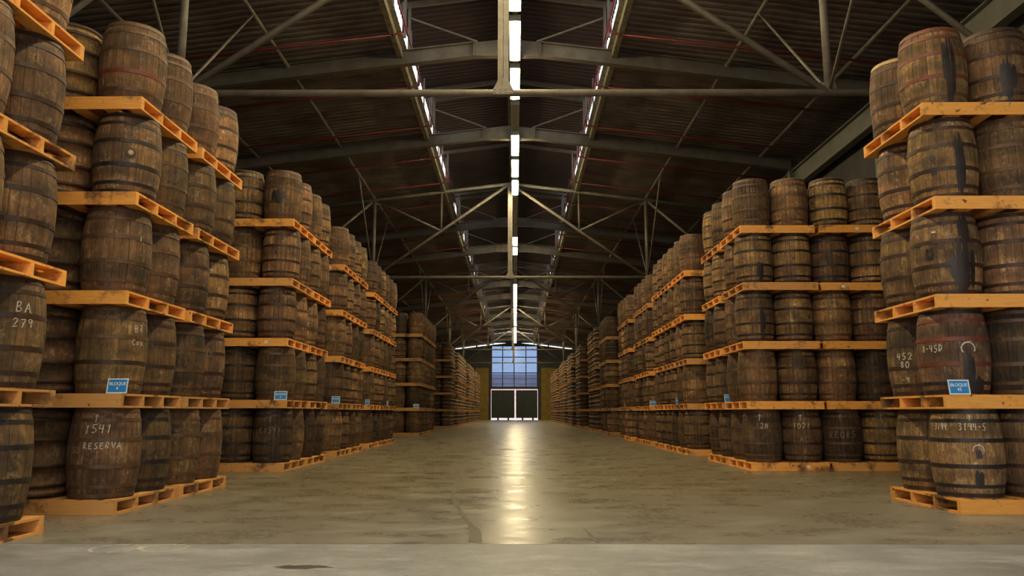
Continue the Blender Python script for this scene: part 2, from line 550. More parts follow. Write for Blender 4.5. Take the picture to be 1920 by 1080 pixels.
# window_1: tall glazing above the doors
w1 = struct(put('window_1', MB().box(WX0, WX1, yb0 + 0.02, yb0 + 0.16, 9.62, 9.75).box(WX0, WX1, yb0 + 0.02, yb0 + 0.16, 4.2, 4.32)
     .box(WX0, WX0 + 0.12, yb0 + 0.02, yb0 + 0.16, 4.2, 9.75).box(WX1 - 0.12, WX1, yb0 + 0.02, yb0 + 0.16, 4.2, 9.75).mesh('window_frame', M['frame'])),
     'tall gridded window of blue-tinted panes above the far doors', 'window')
cols = [WX0 + 0.12, -1.66, -0.15, 1.42, WX1 - 0.12]
rows = [4.32, 6.12, 8.18, 9.62]
for x in cols[1:-1]:
    put('mullion', MB().box(x - 0.06, x + 0.06, yb0 + 0.02, yb0 + 0.16, 4.32, 9.62).mesh('mullion', M['frame']), w1)
for z in rows[1:-1]:
    put('transom', MB().box(WX0 + 0.12, WX1 - 0.12, yb0 + 0.03, yb0 + 0.15, z - 0.06, z + 0.06).mesh('transom', M['frame']), w1)
for i in range(4):
    for j in range(3):
        put('pane', MB().box(cols[i], cols[i + 1], yb0 + 0.085, yb0 + 0.095, rows[j], rows[j + 1]).mesh('pane', M['pane']), w1)

# door_1, door_2: dark sliding leaves with daylight in the gaps
for i, (x0, x1) in enumerate(((WX0 + 0.06, -0.10), (0.10, WX1 - 0.06))):
    d = struct(put('door_%d' % (i + 1), MB().box(x0, x1, yb0 + 0.05, yb0 + 0.15, 0.26, 3.86).mesh('door_leaf', M['door'])),
               ('left' if i == 0 else 'right') + ' dark sliding leaf of the far double door', 'door')
    for xa in (x0 + 0.02, (x0 + x1) / 2 - 0.07, x1 - 0.16):
        put('stile', MB().box(xa, xa + 0.14, yb0 + 0.02, yb0 + 0.05, 0.26, 3.86).mesh('stile', M['door']), d)
    for za in (0.28, 1.9, 3.7):
        put('rail', MB().box(x0 + 0.02, x1 - 0.02, yb0 + 0.03, yb0 + 0.05, za, za + 0.14).mesh('rail', M['door']), d)
    for xa in (x0 + 0.75, x0 + 2.1):
        put('roller', MB().box(xa, xa + 0.22, yb0 + 0.05, yb0 + 0.15, 0.0, 0.26).mesh('roller', M['door']), d)

# roof: corrugated sheets bay by bay
def corrugated(x0, z0, x1, z1, ln, pitch=0.244, h=0.065):
    mb = MB()
    y = 0.0
    prof = []
    nr = int(round(ln / pitch))
    for k in range(nr):
        for a, hh in ((0.0, 0.0), (0.42, 0.0), (0.55, h), (0.87, h)):
            prof.append(((k + a) * pitch, hh))
    prof.append((nr * pitch, 0.0))
    for y, hh in prof:
        mb.v += [(x0, y, z0 + hh), (x1, y, z1 + hh)]
    for i in range(len(prof) - 1):
        a = 2 * i
        mb.f.append((a, a + 1, a + 3, a + 2)); mb.m.append(0)
    return mb

ce = struct(put('ceiling', MB().box(CX - 0.06, CX + 0.06, YF, YB, Z0 + VZ - 0.06, Z0 + VZ + 0.02).mesh('ridge_beam', M['steel'])),
            'dark corrugated gable roof with a raised ridge vent', 'ceiling')
BAY = 6.1
nb = 18
for s in (-1, 1):
    xa, xb = CX + s * VX, CX + s * (HW + 0.15)
    xm = (xa + xb) / 2
    m1 = corrugated(xa, roofz(xa), xm + s * 0.1, roofz(xm + s * 0.1), BAY).mesh('roof_sheet', M['roof'])
    m2 = corrugated(xm - s * 0.0, roofz(xm) - 0.012, xb, roofz(xb) - 0.012, BAY).mesh('roof_sheet', M['roof'])
    xe = CX + s * (VX + 0.27)
    m3 = corrugated(CX, Z0 + VZ + 0.03, xe, Z0 + VZ + 0.03 - 0.13 * (VX + 0.27), BAY).mesh('monitor_sheet', M['roof_red'])
    for k in range(nb):
        y = YF + k * BAY
        if y > YB:
            break
        put('roof_sheet', m1, ce, (0, y, 0))
        put('roof_sheet', m2, ce, (0, y, 0))
        put('monitor_sheet', m3, ce, (0, y, 0))

# ------------------------------------------------------------------ frames: every third one a pipe truss
def roof_part(x, drop):
    return roofz(x) - drop

def truss(y, idx):
    t = thing('roof_truss', '%s pipe roof truss counted from the near end, tie rod above the aisle' % ordinal(idx), 'truss', (CX, y, 0), 0, 'pipe roof trusses')
    zb, zt0 = 6.33, 10.20
    tz = lambda x: Z0 - SL * abs(x) - 0.20
    P = M['pipe']
    put('bottom_chord', MB().tube((-9.2, 0, zb), (9.2, 0, zb), 0.06, 10).mesh('bottom_chord', P, True), t)
    put('king_post', MB().beam((-0.048, 0, zb), (-0.048, 0, zt0), 0.088, 0.16, (0, 1, 0)).beam((0.048, 0, zb), (0.048, 0, zt0), 0.088, 0.16, (0, 1, 0)).mesh('king_post', P), t)
    gp = MB().prism([(-0.17, zb - 0.06), (0.17, zb - 0.06), (0.17, zb + 0.03), (0.07, zb + 0.22), (-0.07, zb + 0.22), (-0.17, zb + 0.03)], -0.10, -0.085)
    g = put('gusset_plate', gp.mesh('gusset_plate', P), t)
    for k in range(4):
        for r_ in range(2):
            put('bolt', MB().tube((-0.135 + k * 0.09, -0.115, zb - 0.02 + 0.05 * r_), (-0.135 + k * 0.09, -0.098, zb - 0.02 + 0.05 * r_), 0.015, 6).mesh('bolt', M['edge']), g)
    for s in (-1, 1):
        put('top_chord', MB().tube((0, 0, zt0), (s * 9.2, 0, tz(9.2)), 0.07, 8).mesh('top_chord', P, True), t)
        put('main_diagonal', MB().tube((s * 0.1, 0, zt0 - 0.06), (s * 5.48, 0, zb), 0.062, 8).mesh('main_diagonal', P, True), t)
        xm = 2.79; zm = zt0 - 0.06 + (zb - zt0 + 0.06) * (xm - 0.1) / 5.38
        put('web_strut', MB().tube((s * xm, 0, zm), (s * xm, 0, tz(xm)), 0.045, 8).mesh('web_strut', P, True), t)
        put('web_strut', MB().tube((s * xm, 0, zm), (s * 5.5, 0, tz(5.5)), 0.045, 8).mesh('web_strut', P, True), t)
        put('web_post', MB().tube((s * 5.5, 0, zb), (s * 5.5, 0, tz(5.5)), 0.07, 8).mesh('web_post', P, True), t)
        put('outer_diagonal', MB().tube((s * 5.5, 0, tz(5.5)), (s * 9.15, 0, zb), 0.055, 8).mesh('outer_diagonal', P, True), t)
        for dy in (-3.3, 3.3):
            put('side_brace', MB().tube((s * 5.5, 0.05 if dy > 0 else -0.05, zb + 0.05), (s * 5.5, dy, tz(5.5) + 0.02), 0.028, 6).mesh('side_brace', P, True), t)
        put('gusset_plate', MB().prism([(s * 5.5 - 0.16, zb - 0.05), (s * 5.5 + 0.16, zb - 0.05), (s * 5.5 + 0.10, zb + 0.22), (s * 5.5 - 0.2, zb + 0.16)], -0.012, 0.012).mesh('gusset_plate', P), t)
        put('gusset_plate', MB().prism([(s * 5.5 - 0.28, tz(5.5) - 0.20), (s * 5.5 + 0.28, tz(5.5) - 0.20), (s * 5.5 + 0.2, tz(5.5) + 0.08), (s * 5.5 - 0.2, tz(5.5) + 0.08)], -0.012, 0.012).mesh('gusset_plate', P), t)
        put('column', MB().ibeam((s * 9.3, 0, 0), (s * 9.3, 0, tz(9.3)), 0.22, 0.28, 0.02, (1, 0, 0)).mesh('column', M['girder']), t)

def rafter(y, idx):
    t = thing('steel_rafter', '%s solid grey steel roof rafter counted from the near end' % ordinal(idx), 'rafter', (CX, y, 0), 0, 'solid steel rafters')
    for s in (-1, 1):
        put('rafter_beam', MB().ibeam((s * 0.80, 0, Z0 - 0.22 - SL * 0.8), (s * 9.25, 0, Z0 - 0.22 - SL * 9.25), 0.20, 0.38, 0.025).mesh('rafter_beam', M['steel']), t)
        put('column', MB().ibeam((s * 9.3, 0, 0), (s * 9.3, 0, Z0 - 0.45 - SL * 9.3), 0.22, 0.30, 0.02, (1, 0, 0)).mesh('column', M['girder']), t)
        put('monitor_post', MB().beam((s * (VX - 0.06), 0, Z0 - 0.05 - SL * VX), (s * (VX - 0.06), 0, Z0 + VZ - 0.13 * VX), 0.07, 0.07).mesh('monitor_post', M['steel']), t)
        put('monitor_beam', MB().beam((0, 0, Z0 + VZ - 0.08), (s * (VX + 0.15), 0, Z0 + VZ - 0.08 - 0.13 * (VX + 0.15)), 0.08, 0.14).mesh('monitor_beam', M['steel']), t)
        put('brace_rod', MB().tube((s * (VX - 0.06), 0, Z0 + 0.55), (s * 0.75, 0, Z0 - 0.10), 0.025, 6).mesh('brace_rod', M['pipe']), t)
    za = Z0 - 0.22 - SL * 0.8
    gm = MB().prism([(-0.85, za - 0.19), (0.85, za - 0.19), (0.85, za + 0.19), (0, za + 0.19 + SL * 0.8), (-0.85, za + 0.19)], -0.012, 0.012)
    gm.box(-0.85, 0.85, -0.10, 0.10, za - 0.20, za - 0.175)
    gm.box(-0.86, -0.83, -0.10, 0.10, za - 0.19, za + 0.19).box(0.83, 0.86, -0.10, 0.10, za - 0.19, za + 0.19)
    put('apex_haunch', gm.mesh('apex_haunch', M['steel']), t)

it = ir = 0
for k in range(-2, 15):
    y = 12.55 + BAY * k
    if y < YF + 0.5 or y > YB - 0.5:
        continue
    if k % 3 == 0:
        truss(y, it); it += 1
    else:
        rafter(y, ir); ir += 1
k = 0
y = YF + 4.6
while y < YB - 1:
    t = thing('vent_rafter', '%s small rafter spanning the raised ridge vent from the near end' % ordinal(k), 'rafter', (CX, y, 0), 0, 'ridge vent rafters')
    for s in (-1, 1):
        put('monitor_beam', MB().beam((0, 0, Z0 + VZ - 0.09), (s * (VX + 0.15), 0, Z0 + VZ - 0.09 - 0.13 * (VX + 0.15)), 0.08, 0.12).mesh('monitor_beam', M['steel']), t)
        put('monitor_post', MB().beam((s * (VX - 0.06), 0, Z0 - 0.05 - SL * VX), (s * (VX - 0.06), 0, Z0 + VZ - 0.13 * VX), 0.06, 0.06).mesh('monitor_post', M['steel']), t)
    y += BAY; k += 1

# purlin pipes, vent edge beams, eave girders
for s, side in ((-1, 'left'), (1, 'right')):
    for x, nm in ((5.54, 'inner'), (8.25, 'outer')):
        z = Z0 - SL * x - 0.07
        t = thing('purlin_pipe', '%s %s long purlin pipe running under the roof' % (nm, side), 'purlin', (CX + s * x, YF, z))
        put('pipe', MB().tube((0, 0, 0), (0, YB - YF, 0), 0.045, 8).mesh('pipe', M['pipe'], True), t)
        cl = MB().tube((0, -0.08, 0), (0, 0.08, 0), 0.062, 8).mesh('coupling', M['edge'], True)
        for k in range(1, 17):
            put('coupling', cl, t, (0, 12.55 - YF + BAY * (k - 2), 0))
    zr = Z0 - SL * VX
    t = thing('vent_edge_beam', '%s edge beam along the bright ridge vent opening' % side, 'beam', (CX + s * (VX + 0.12), YF, zr - 0.13))
    put('channel', MB().box(-0.02, 0.02, 0, YB - YF, -0.11, 0.11).box(-0.11 if s < 0 else 0.02, -0.02 if s < 0 else 0.11, 0, YB - YF, -0.11, -0.085).box(-0.14, 0.14, 0, YB - YF, 0.085, 0.11).mesh('channel', M['edge']), t)
    cb = MB().box(-0.10, 0.10, -0.03, 0.03, -0.10, -0.03).mesh('cleat', M['edge'])
    for k in range(0, 88):
        put('cleat', cb, t, (s * 0.13, 0.6 + k * 1.22, 0))
    put('vent_rail', MB().box(-0.012, 0.012, 0, YB - YF, -0.03, 0.03).mesh('vent_rail', M['white']), t, (-s * 0.07, 0, 0.13 + SL * VX + 0.35))
    vp = MB().box(-0.02, 0.02, -0.02, 0.02, 0, 1.12).mesh('vent_stud', M['steel'])
    vpan = MB().box(-0.01, 0.01, 0, 4.3, 0.0, 1.14).mesh('vent_panel', M['roof_red'])
    for k in range(0, 12):
        put('vent_panel', vpan, t, (s * 0.0, 12.55 + 6.1 * (3 + k) - YF + 0.3, 0.10))
    for k in range(0, 71):
        put('vent_stud', vp, t, (-s * 0.07, 0.4 + k * 1.525, 0.11))
    t = thing('eave_girder', 'deep grey-green girder along the %s eave' % side, 'girder', (CX + s * 9.35, YF + 0.1, 8.5))
    put('girder_beam', MB().ibeam((0, 0, 0), (0, YB - YF - 0.2, 0), 0.24, 0.62, 0.03).mesh('girder_beam', M['girder']), t)
    st = MB().box(-0.10, 0.10, -0.01, 0.01, -0.28, 0.28).mesh('stiffener', M['girder'])
    for k in range(0, 17):
        put('stiffener', st, t, (0, 12.55 - YF + BAY * (k - 2), 0))
    # sprinkler pipes
    t = thing('sprinkler_pipe', 'red sprinkler pipe with branches on the %s roof slope' % side, 'pipe', (CX, YF + 0.3, 0))
    xm = s * (VX - 0.10); zm = Z0 - SL * VX + 0.13
    put('main_pipe', MB().tube((xm, 0, zm), (xm, YB - YF - 0.6, zm), 0.024, 6).mesh('main_pipe', M['redpipe'], True), t)
    br = MB().tube((0, 0, 0.0), (0, 0, -0.30), 0.028, 6).tube((0, 0, -0.30), (s * 0.30, 0, -0.36), 0.028, 6).tube((s * 0.30, 0, -0.36), (s * (9.2 - VX), 0, -0.32 - SL * (9.0 - VX)), 0.028, 6).mesh('branch_pipe', M['redpipe'], True)
    for k in range(0, 34):
        put('branch_pipe', br, t, (xm, 3.8 + 3.05 * k, zm))

# ------------------------------------------------------------------ fluorescent fixtures along the axis
LX, LZ = 0.0, 9.72
t = thing('lighting_rail', 'long rail on the roof axis carrying the lamps', 'rail', (LX, YF, LZ + 0.10))
put('channel', MB().box(-0.05, 0.05, 0, YB - YF - 1.5, 0, 0.04).mesh('channel', M['housing']), t)
hg = MB().tube((0, 0, 0.05), (0, 0, 1.75), 0.012, 6).mesh('hanger', M['housing'])
for k in range(0, 35):
    put('hanger', hg, t, (0, 1.2 + 3.05 * k, 0))
hm = MB().box(-0.13, 0.13, 0, 2.10, 0.035, 0.10).box(-0.13, 0.13, 0, 0.05, -0.03, 0.035).box(-0.13, 0.13, 2.05, 2.10, -0.03, 0.035).mesh('housing', M['housing'])
def diff_mesh(mat):
    pts = [(-0.115, 0.034), (-0.115, -0.01), (-0.07, -0.035), (0.07, -0.035), (0.115, -0.01), (0.115, 0.034)]
    return MB().prism(pts, 0.05, 2.05).mesh('diffuser', mat)
dl, do_ = diff_mesh(M['lit']), diff_mesh(M['off'])
OFF = {2, 6, 7, 8, 11, 12, 13, 14}
k0 = -8
cnt_on = cnt_off = 0
for k in range(k0, 35):
    y = 16.4 + 2.45 * k
    if y < YF + 0.5 or y + 2.3 > YB - 1.6:
        continue
    on = k not in OFF
    if on:
        lab = '%s lit fluorescent fixture on the ridge line from the near end' % ordinal(cnt_on); cnt_on += 1
    else:
        lab = '%s unlit fluorescent fixture on the ridge line from the near end' % ordinal(cnt_off); cnt_off += 1
    t = thing('light_fixture', lab, 'lamp', (LX, y, LZ), 0, 'ridge fluorescent fixtures')
    put('housing', hm, t)
    put('diffuser', dl if on else do_, t)

# ------------------------------------------------------------------ barrels
BH, RB, RC = 0.91, 0.345, 0.299          # height, bilge and end radius
NST = 28
def prof(t):
    return RC + (RB - RC) * (1 - abs(2 * t - 1) ** 2.1)
HOOPS = [(0.035, 0.040), (0.135, 0.036), (0.355, 0.042), (0.645, 0.042), (0.865, 0.036), (0.965, 0.040)]

def stave_mesh():
    mb = MB(); nz = 8
    a = math.pi / NST
    for i in range(nz + 1):
        t = i / nz; r = prof(t); z = t * BH
        for ang, rad in ((-a * 0.975, r - 0.022), (-a * 0.975, r - 0.0025), (-a * 0.80, r), (a * 0.80, r), (a * 0.975, r - 0.0025), (a * 0.975, r - 0.022)):
            mb.v.append((rad * math.cos(ang), rad * math.sin(ang), z))
    for i in range(nz):
        for j in range(5):
            p = i * 6 + j
            mb.f.append((p, p + 1, p + 7, p + 6)); mb.m.append(0)
    mb.f.append((5, 4, 3, 2, 1, 0)); mb.m.append(0)
    mb.f.append(tuple(nz * 6 + j for j in range(6))); mb.m.append(0)
    return mb.mesh('stave', M['oak'])

def body_mesh(seed):
    rr = random.Random(seed); nz = 8; mb = MB(); sv = []
    cols_ = []
    for k in range(NST):
        d = (rr.random() - 0.5) * 0.003
        c = 2 * math.pi * k / NST; a = math.pi / NST
        cols_ += [(c - a, -0.009), (c - a * 0.86, d), (c + a * 0.86, d)]
    N = len(cols_)
    for i in range(nz + 1):
        t = i / nz; r = prof(t)
        for ang, d in cols_:
            mb.v.append(((r + d) * math.cos(ang), (r + d) * math.sin(ang), t * BH))
    vals = [rr.random() for _ in range(NST)]
    for i in range(nz):
        for j in range(N):
            j2 = (j + 1) % N
            mb.f.append((i * N + j, i * N + j2, (i + 1) * N + j2, (i + 1) * N + j)); mb.m.append(0)
            sv.append(vals[j // 3])
    # inner rim of the chime
    k0 = len(mb.v); ns = NST
    for z in (BH, BH - 0.03, 0.03, 0.0):
        for k in range(ns):
            ang = 2 * math.pi * k / ns
            mb.v.append(((RC - 0.022) * math.cos(ang), (RC - 0.022) * math.sin(ang), z))
    top = nz * N
    for k in range(ns):
        k2 = (k + 1) % ns
        for f_ in ((top + 3 * k, top + 3 * k + 1, top + 3 * k + 2, top + (3 * k + 3) % N, k0 + k2, k0 + k), (k0 + k, k0 + k2, k0 + ns + k2, k0 + ns + k)):
            mb.f.append(f_); mb.m.append(0); sv.append(vals[k])
        for f_ in ((k0 + 3 * ns + k, k0 + 3 * ns + k2, (3 * k + 3) % N, 3 * k + 2, 3 * k + 1, 3 * k), (k0 + 2 * ns + k, k0 + 2 * ns + k2, k0 + 3 * ns + k2, k0 + 3 * ns + k)):
            mb.f.append(f_); mb.m.append(0); sv.append(vals[k])
    me = mb.mesh('body', M['oak'])
    at = me.attributes.new('stave', 'FLOAT', 'FACE')
    at.data.foreach_set('value', sv)
    return me

def hoop_mesh(t, wid, mat, ns=40):
    mb = MB(); z0 = t * BH - wid / 2; z1 = t * BH + wid / 2
    z0 = max(z0, 0.001); z1 = min(z1, BH - 0.001)
    zs = [(z0, -0.004), (z0, 0.0035), (z1, 0.0035), (z1, -0.004)]
    for z, d in zs:
        for i in range(ns):
            a = 2 * math.pi * i / ns
            r = prof(z / BH) + d
            mb.v.append((r * math.cos(a), r * math.sin(a), z - t * BH))
    for j in range(3):
        for i in range(ns):
            i2 = (i + 1) % ns
            mb.f.append((j * ns + i, j * ns + i2, (j + 1) * ns + i2, (j + 1) * ns + i)); mb.m.append(0)
    return mb.mesh('hoop', mat)

def head_mesh():
    mb = MB(); ns = 28
    for z in (-0.009, 0.009):
        for i in range(ns):
            a = 2 * math.pi * i / ns
            mb.v.append(((RC - 0.015) * math.cos(a), (RC - 0.015) * math.sin(a), z))
    mb.f = [tuple(reversed(range(ns))), tuple(range(ns, 2 * ns))] + [(i, (i + 1) % ns, ns + (i + 1) % ns, ns + i) for i in range(ns)]
    mb.m = [0] * len(mb.f)
    return mb.mesh('head', M['oak'])

ME_STAVE = stave_mesh()
ME_BODY = [body_mesh(s) for s in range(4)]
ME_HOOP = {k: [hoop_mesh(t, w_, M[k]) for t, w_ in HOOPS] for k in ('hoop', 'hoop_brown', 'hoop_dark', 'hoop_red', 'hoop_cream')}
ME_HEAD = head_mesh()
ME_BUNG = MB().tube((RB - 0.01, 0, 0), (RB + 0.006, 0, 0), 0.026, 10).mesh('bung', M['bung'])
ME_BHOLE = MB().tube((RB - 0.01, 0, 0), (RB + 0.005, 0, 0), 0.050, 14).mesh('bung_hole', M['bung'])
ME_BUNGP = MB().tube((RB - 0.01, 0, 0), (RB + 0.010, 0, 0), 0.027, 12).mesh('bung', M['bung_pale'])

def barrel(label, x, y, z, h, tone, hue, fine, group, hoops=None, bung_az=None, bung_pale=False, rnd=None):
    rnd = rnd or random
    t = thing('oak_barrel', label, 'barrel', (x, y, z), 0, group)
    t.scale = (1, 1, h / BH)
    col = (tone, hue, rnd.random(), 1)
    rot = rnd.random() * 6.283
    if fine:
        for k in range(NST):
            o = put('stave', ME_STAVE, t, (0, 0, 0), rot + 2 * math.pi * k / NST)
            e = (rnd.random() - 0.5) * 0.004
            o.location = (e * math.cos(o.rotation_euler[2]), e * math.sin(o.rotation_euler[2]), 0)
            o.color = col
    else:
        o = put('body', rnd.choice(ME_BODY), t, (0, 0, 0), rot)
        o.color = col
    kind = rnd.choice(['hoop', 'hoop', 'hoop_brown', 'hoop_brown', 'hoop_dark'])
    for i, (tt, w_) in enumerate(HOOPS):
        kk = (hoops or {}).get(i, kind)
        put('hoop', ME_HOOP[kk][i], t, (0, 0, tt * BH), rnd.random() * 6)
    for zz in (0.035, BH - 0.035):
        o = put('head', ME_HEAD, t, (0, 0, zz), rot)
        o.color = (tone * 0.7, hue, 0, 1)
    ba = bung_az if bung_az is not None else rnd.random() * 6.283
    put('bung', ME_BUNGP if bung_pale else ME_BUNG, t, (0, 0, BH * (0.5 + (0.0 if bung_az is not None else 0.04 * (rnd.random() - 0.5)))), ba)
    if bung_pale:
        put('bung_hole', ME_BHOLE, t, (0, 0, BH * 0.5), ba)
    return t

# --- far barrels merged into one
LOW_SEG = 16
lowprof = []
for i, (t_, w_) in enumerate(HOOPS):
    a, c = t_ * BH - w_ / 2, t_ * BH + w_ / 2
    a = max(a, 0.0); c = min(c, BH)
    for z, d in ((a, 0), (a, 0.005), (c, 0.005), (c, 0)):
        lowprof.append((prof(z / BH) + d, z, i))
lowprof.insert(12, (RB, BH / 2, -1))
LV, LF, LM = [], [], []
for r, z, _ in lowprof:
    for i in range(LOW_SEG):
        a = 2 * math.pi * i / LOW_SEG
        LV.append((r * math.cos(a), r * math.sin(a), z))
def is_hoop(j):
    zm = (lowprof[j][1] + lowprof[j + 1][1]) / 2
    return any(abs(zm - t_ * BH) < w_ / 2 + 1e-4 and (lowprof[j][0] > prof(lowprof[j][1] / BH) + 0.001 or lowprof[j + 1][0] > prof(lowprof[j + 1][1] / BH) + 0.001) for t_, w_ in HOOPS)
for j in range(len(lowprof) - 1):
    for i in range(LOW_SEG):
        i2 = (i + 1) % LOW_SEG
        LF.append((j * LOW_SEG + i, j * LOW_SEG + i2, (j + 1) * LOW_SEG + i2, (j + 1) * LOW_SEG + i)); LM.append(1 if is_hoop(j) else 0)
# recessed top
kt = len(LV)
for r, z in ((RC - 0.02, BH), (RC - 0.02, BH - 0.03)):
    for i in range(LOW_SEG):
        a = 2 * math.pi * i / LOW_SEG
        LV.append((r * math.cos(a), r * math.sin(a), z))
jt = (len(lowprof) - 1) * LOW_SEG
for a0, a1 in ((jt, kt), (kt, kt + LOW_SEG)):
    for i in range(LOW_SEG):
        i2 = (i + 1) % LOW_SEG
        LF.append((a0 + i, a0 + i2, a1 + i2, a1 + i)); LM.append(0)
# cap as quads
for base_, rev in ((kt + LOW_SEG, False), (0, True)):
    for i in range(1, LOW_SEG // 2):
        q = (base_ + i - 1, base_ + i, base_ + LOW_SEG - 1 - i, base_ + LOW_SEG - i)
        LF.append(tuple(reversed(q)) if rev else q); LM.append(0)

def merged(name, verts, faces, mats_idx, placements, mats, cat_label):
    """placements: (x, y, z, sx, sy, sz, rot, tone, hue)"""
    V = np.array(verts); F = np.array(faces); n_ = len(placements)
    allv = np.empty((n_, len(V), 3)); tones = np.empty((n_, len(F), 4)); st_ = np.empty((n_, len(F)))
    for i, (x, y, z, sx_, sy_, sz_, ro, to, hu) in enumerate(placements):
        c, s_ = math.cos(ro), math.sin(ro)
        P = V * (sx_, sy_, sz_)
        allv[i, :, 0] = P[:, 0] * c - P[:, 1] * s_ + x
        allv[i, :, 1] = P[:, 0] * s_ + P[:, 1] * c + y
        allv[i, :, 2] = P[:, 2] + z
        tones[i] = (to, hu, (x * 3.77 + y * 1.31 + z * 7.7) % 1.0, 1)
    allf = (F[None] + (np.arange(n_) * len(V))[:, None, None]).reshape(-1, 4)
    me = bpy.data.meshes.new(name)
    me.vertices.add(n_ * len(V))
    me.vertices.foreach_set('co', allv.ravel())
    me.loops.add(allf.size)
    me.loops.foreach_set('vertex_index', allf.ravel().astype(np.int32))
    me.polygons.add(len(allf))
    me.polygons.foreach_set('loop_start', np.arange(len(allf), dtype=np.int32) * 4)
    for mt in mats:
        me.materials.append(mt)
    me.polygons.foreach_set('material_index', np.tile(np.array(mats_idx, dtype=np.int32), n_))
    at = me.attributes.new('tone', 'FLOAT_COLOR', 'FACE')
    at.data.foreach_set('color', tones.ravel())
    me.update(calc_edges=True)
    me.validate()
    o = put(name, me)
    o['label'], o['category'], o['kind'] = cat_label[0], cat_label[1], 'stuff'
    return o

# ------------------------------------------------------------------ pallets
PX, PY, PH = 1.34, 1.42, 0.142
SY = [-PY / 2 + 0.024, -PY / 6, PY / 6, PY / 2 - 0.024]
ME_STR = MB().box(-PX / 2, PX / 2, -0.023, 0.023, 0.020, 0.120).mesh('stringer', M['pine'])
TBX = [-PX / 2 + 0.07 + k * (PX - 0.14) / 6 for k in range(7)]
BBX = [-PX / 2 + 0.07, -PX / 4, 0.0, PX / 4, PX / 2 - 0.07]
ME_TB = MB().box(-0.07, 0.07, -PY / 2, PY / 2, 0.1201, PH).mesh('deck_board', M['pine'])
ME_BB = MB().box(-0.07, 0.07, -PY / 2, PY / 2, 0.0, 0.0199).mesh('bottom_board', M['pine'])
simple_p = MB()
for yy in SY:
    simple_p.box(-PX / 2, PX / 2, yy - 0.023, yy + 0.023, 0.020, 0.120)
for xx in TBX:
    simple_p.box(xx - 0.07, xx + 0.07, -PY / 2, PY / 2, 0.1201, PH)
for xx in BBX:
    simple_p.box(xx - 0.07, xx + 0.07, -PY / 2, PY / 2, 0.0, 0.0199)
for s_ in (-1, 1):
    simple_p.box(-PX / 2, PX / 2, s_ * (PY / 2 + 0.009) - 0.009, s_ * (PY / 2 + 0.009) + 0.009, 0.001, PH - 0.001)
ME_FACE = MB().box(-PX / 2, PX / 2, -0.009, 0.009, 0.001, PH - 0.001).mesh('face_board', M['pine'])
ME_PSIMPLE = simple_p.mesh('pallet', M['pine'])
ME_TAG = MB().box(-0.03, 0.03, -0.001, 0.0, -0.025, 0.025).mesh('paper_tag', M['paper'])

def pallet(label, x, y, z, rz, tone, grey, parts, group, rnd):
    col = (tone, grey, 0, 1)
    if not parts:
        o = tag(put('wooden_pallet', ME_PSIMPLE, None, (x, y, z), rz), label, 'pallet', group)
        o.color = col
        return o
    t = thing('wooden_pallet', label, 'pallet', (x, y, z), rz, group)
    for yy in SY:
        o = put('stringer', ME_STR, t, (0, yy, 0)); o.color = (min(1, max(0, tone + rnd.uniform(-.15, .15))), max(0, grey + rnd.uniform(-.12, .12)), 0, 1)
    for s_ in (-1, 1):
        o = put('face_board', ME_FACE, t, (0, s_ * (PY / 2 + 0.009), 0)); o.color = col
    for xx in TBX:
        o = put('deck_board', ME_TB, t, (xx, 0, 0)); o.color = col
    for xx in BBX:
        o = put('bottom_board', ME_BB, t, (xx, 0, 0)); o.color = col
    return t

# ------------------------------------------------------------------ stacks: side, aisle face, pallet starts, level pitch
BLOCKS = [
    ('left', -1, 3.97, [5.34, 3.79], 1.045),
    ('left', -1, 3.95, [7.93, 9.52], 1.045),
    ('left', -1, 3.95, [13.60, 15.12], 1.068),
    ('left', -1, 3.97, [17.80, 19.35], 1.062),
    ('left', -1, 4.02, [22.0, 23.55, 25.1], 1.062),
    ('left', -1, 4.02, [33.5, 35.05, 36.6, 38.15], 1.05),
    ('left', -1, 4.05, [50.0, 51.55], 1.05),
    ('left', -1, 4.05, [56 + 1.55 * k for k in range(6)], 1.05),
    ('left', -1, 4.05, [69 + 1.55 * k for k in range(6)], 1.05),
    ('left', -1, 4.05, [82 + 1.55 * k for k in range(6)], 1.05),
    ('right', 1, 4.39, [8.03], 1.035),
    ('right', 1, 4.06, [13.82, 15.45], 1.05),
    ('right', 1, 4.06, [18.6, 20.15, 21.7], 1.06),
    ('right', 1, 4.08, [24.0, 25.55], 1.05),
    ('right', 1, 4.08, [28.2, 29.75], 1.05),
    ('right', 1, 4.06, [34.8, 36.4], 1.05),
    ('right', 1, 4.06, [39.5, 41.05, 42.6], 1.05),
    ('right', 1, 4.06, [50.0, 51.6], 1.05),
    ('right', 1, 4.06, [57, 58.6, 60.2], 1.05),
    ('right', 1, 4.06, [65 + 1.55 * k for k in range(5)], 1.05),
    ('right', 1, 4.06, [77 + 1.55 * k for k in range(9)], 1.05),
]
LEVELS = 5
TIER = ['floor tier', 'second tier', 'middle tier', 'fourth tier', 'top tier']

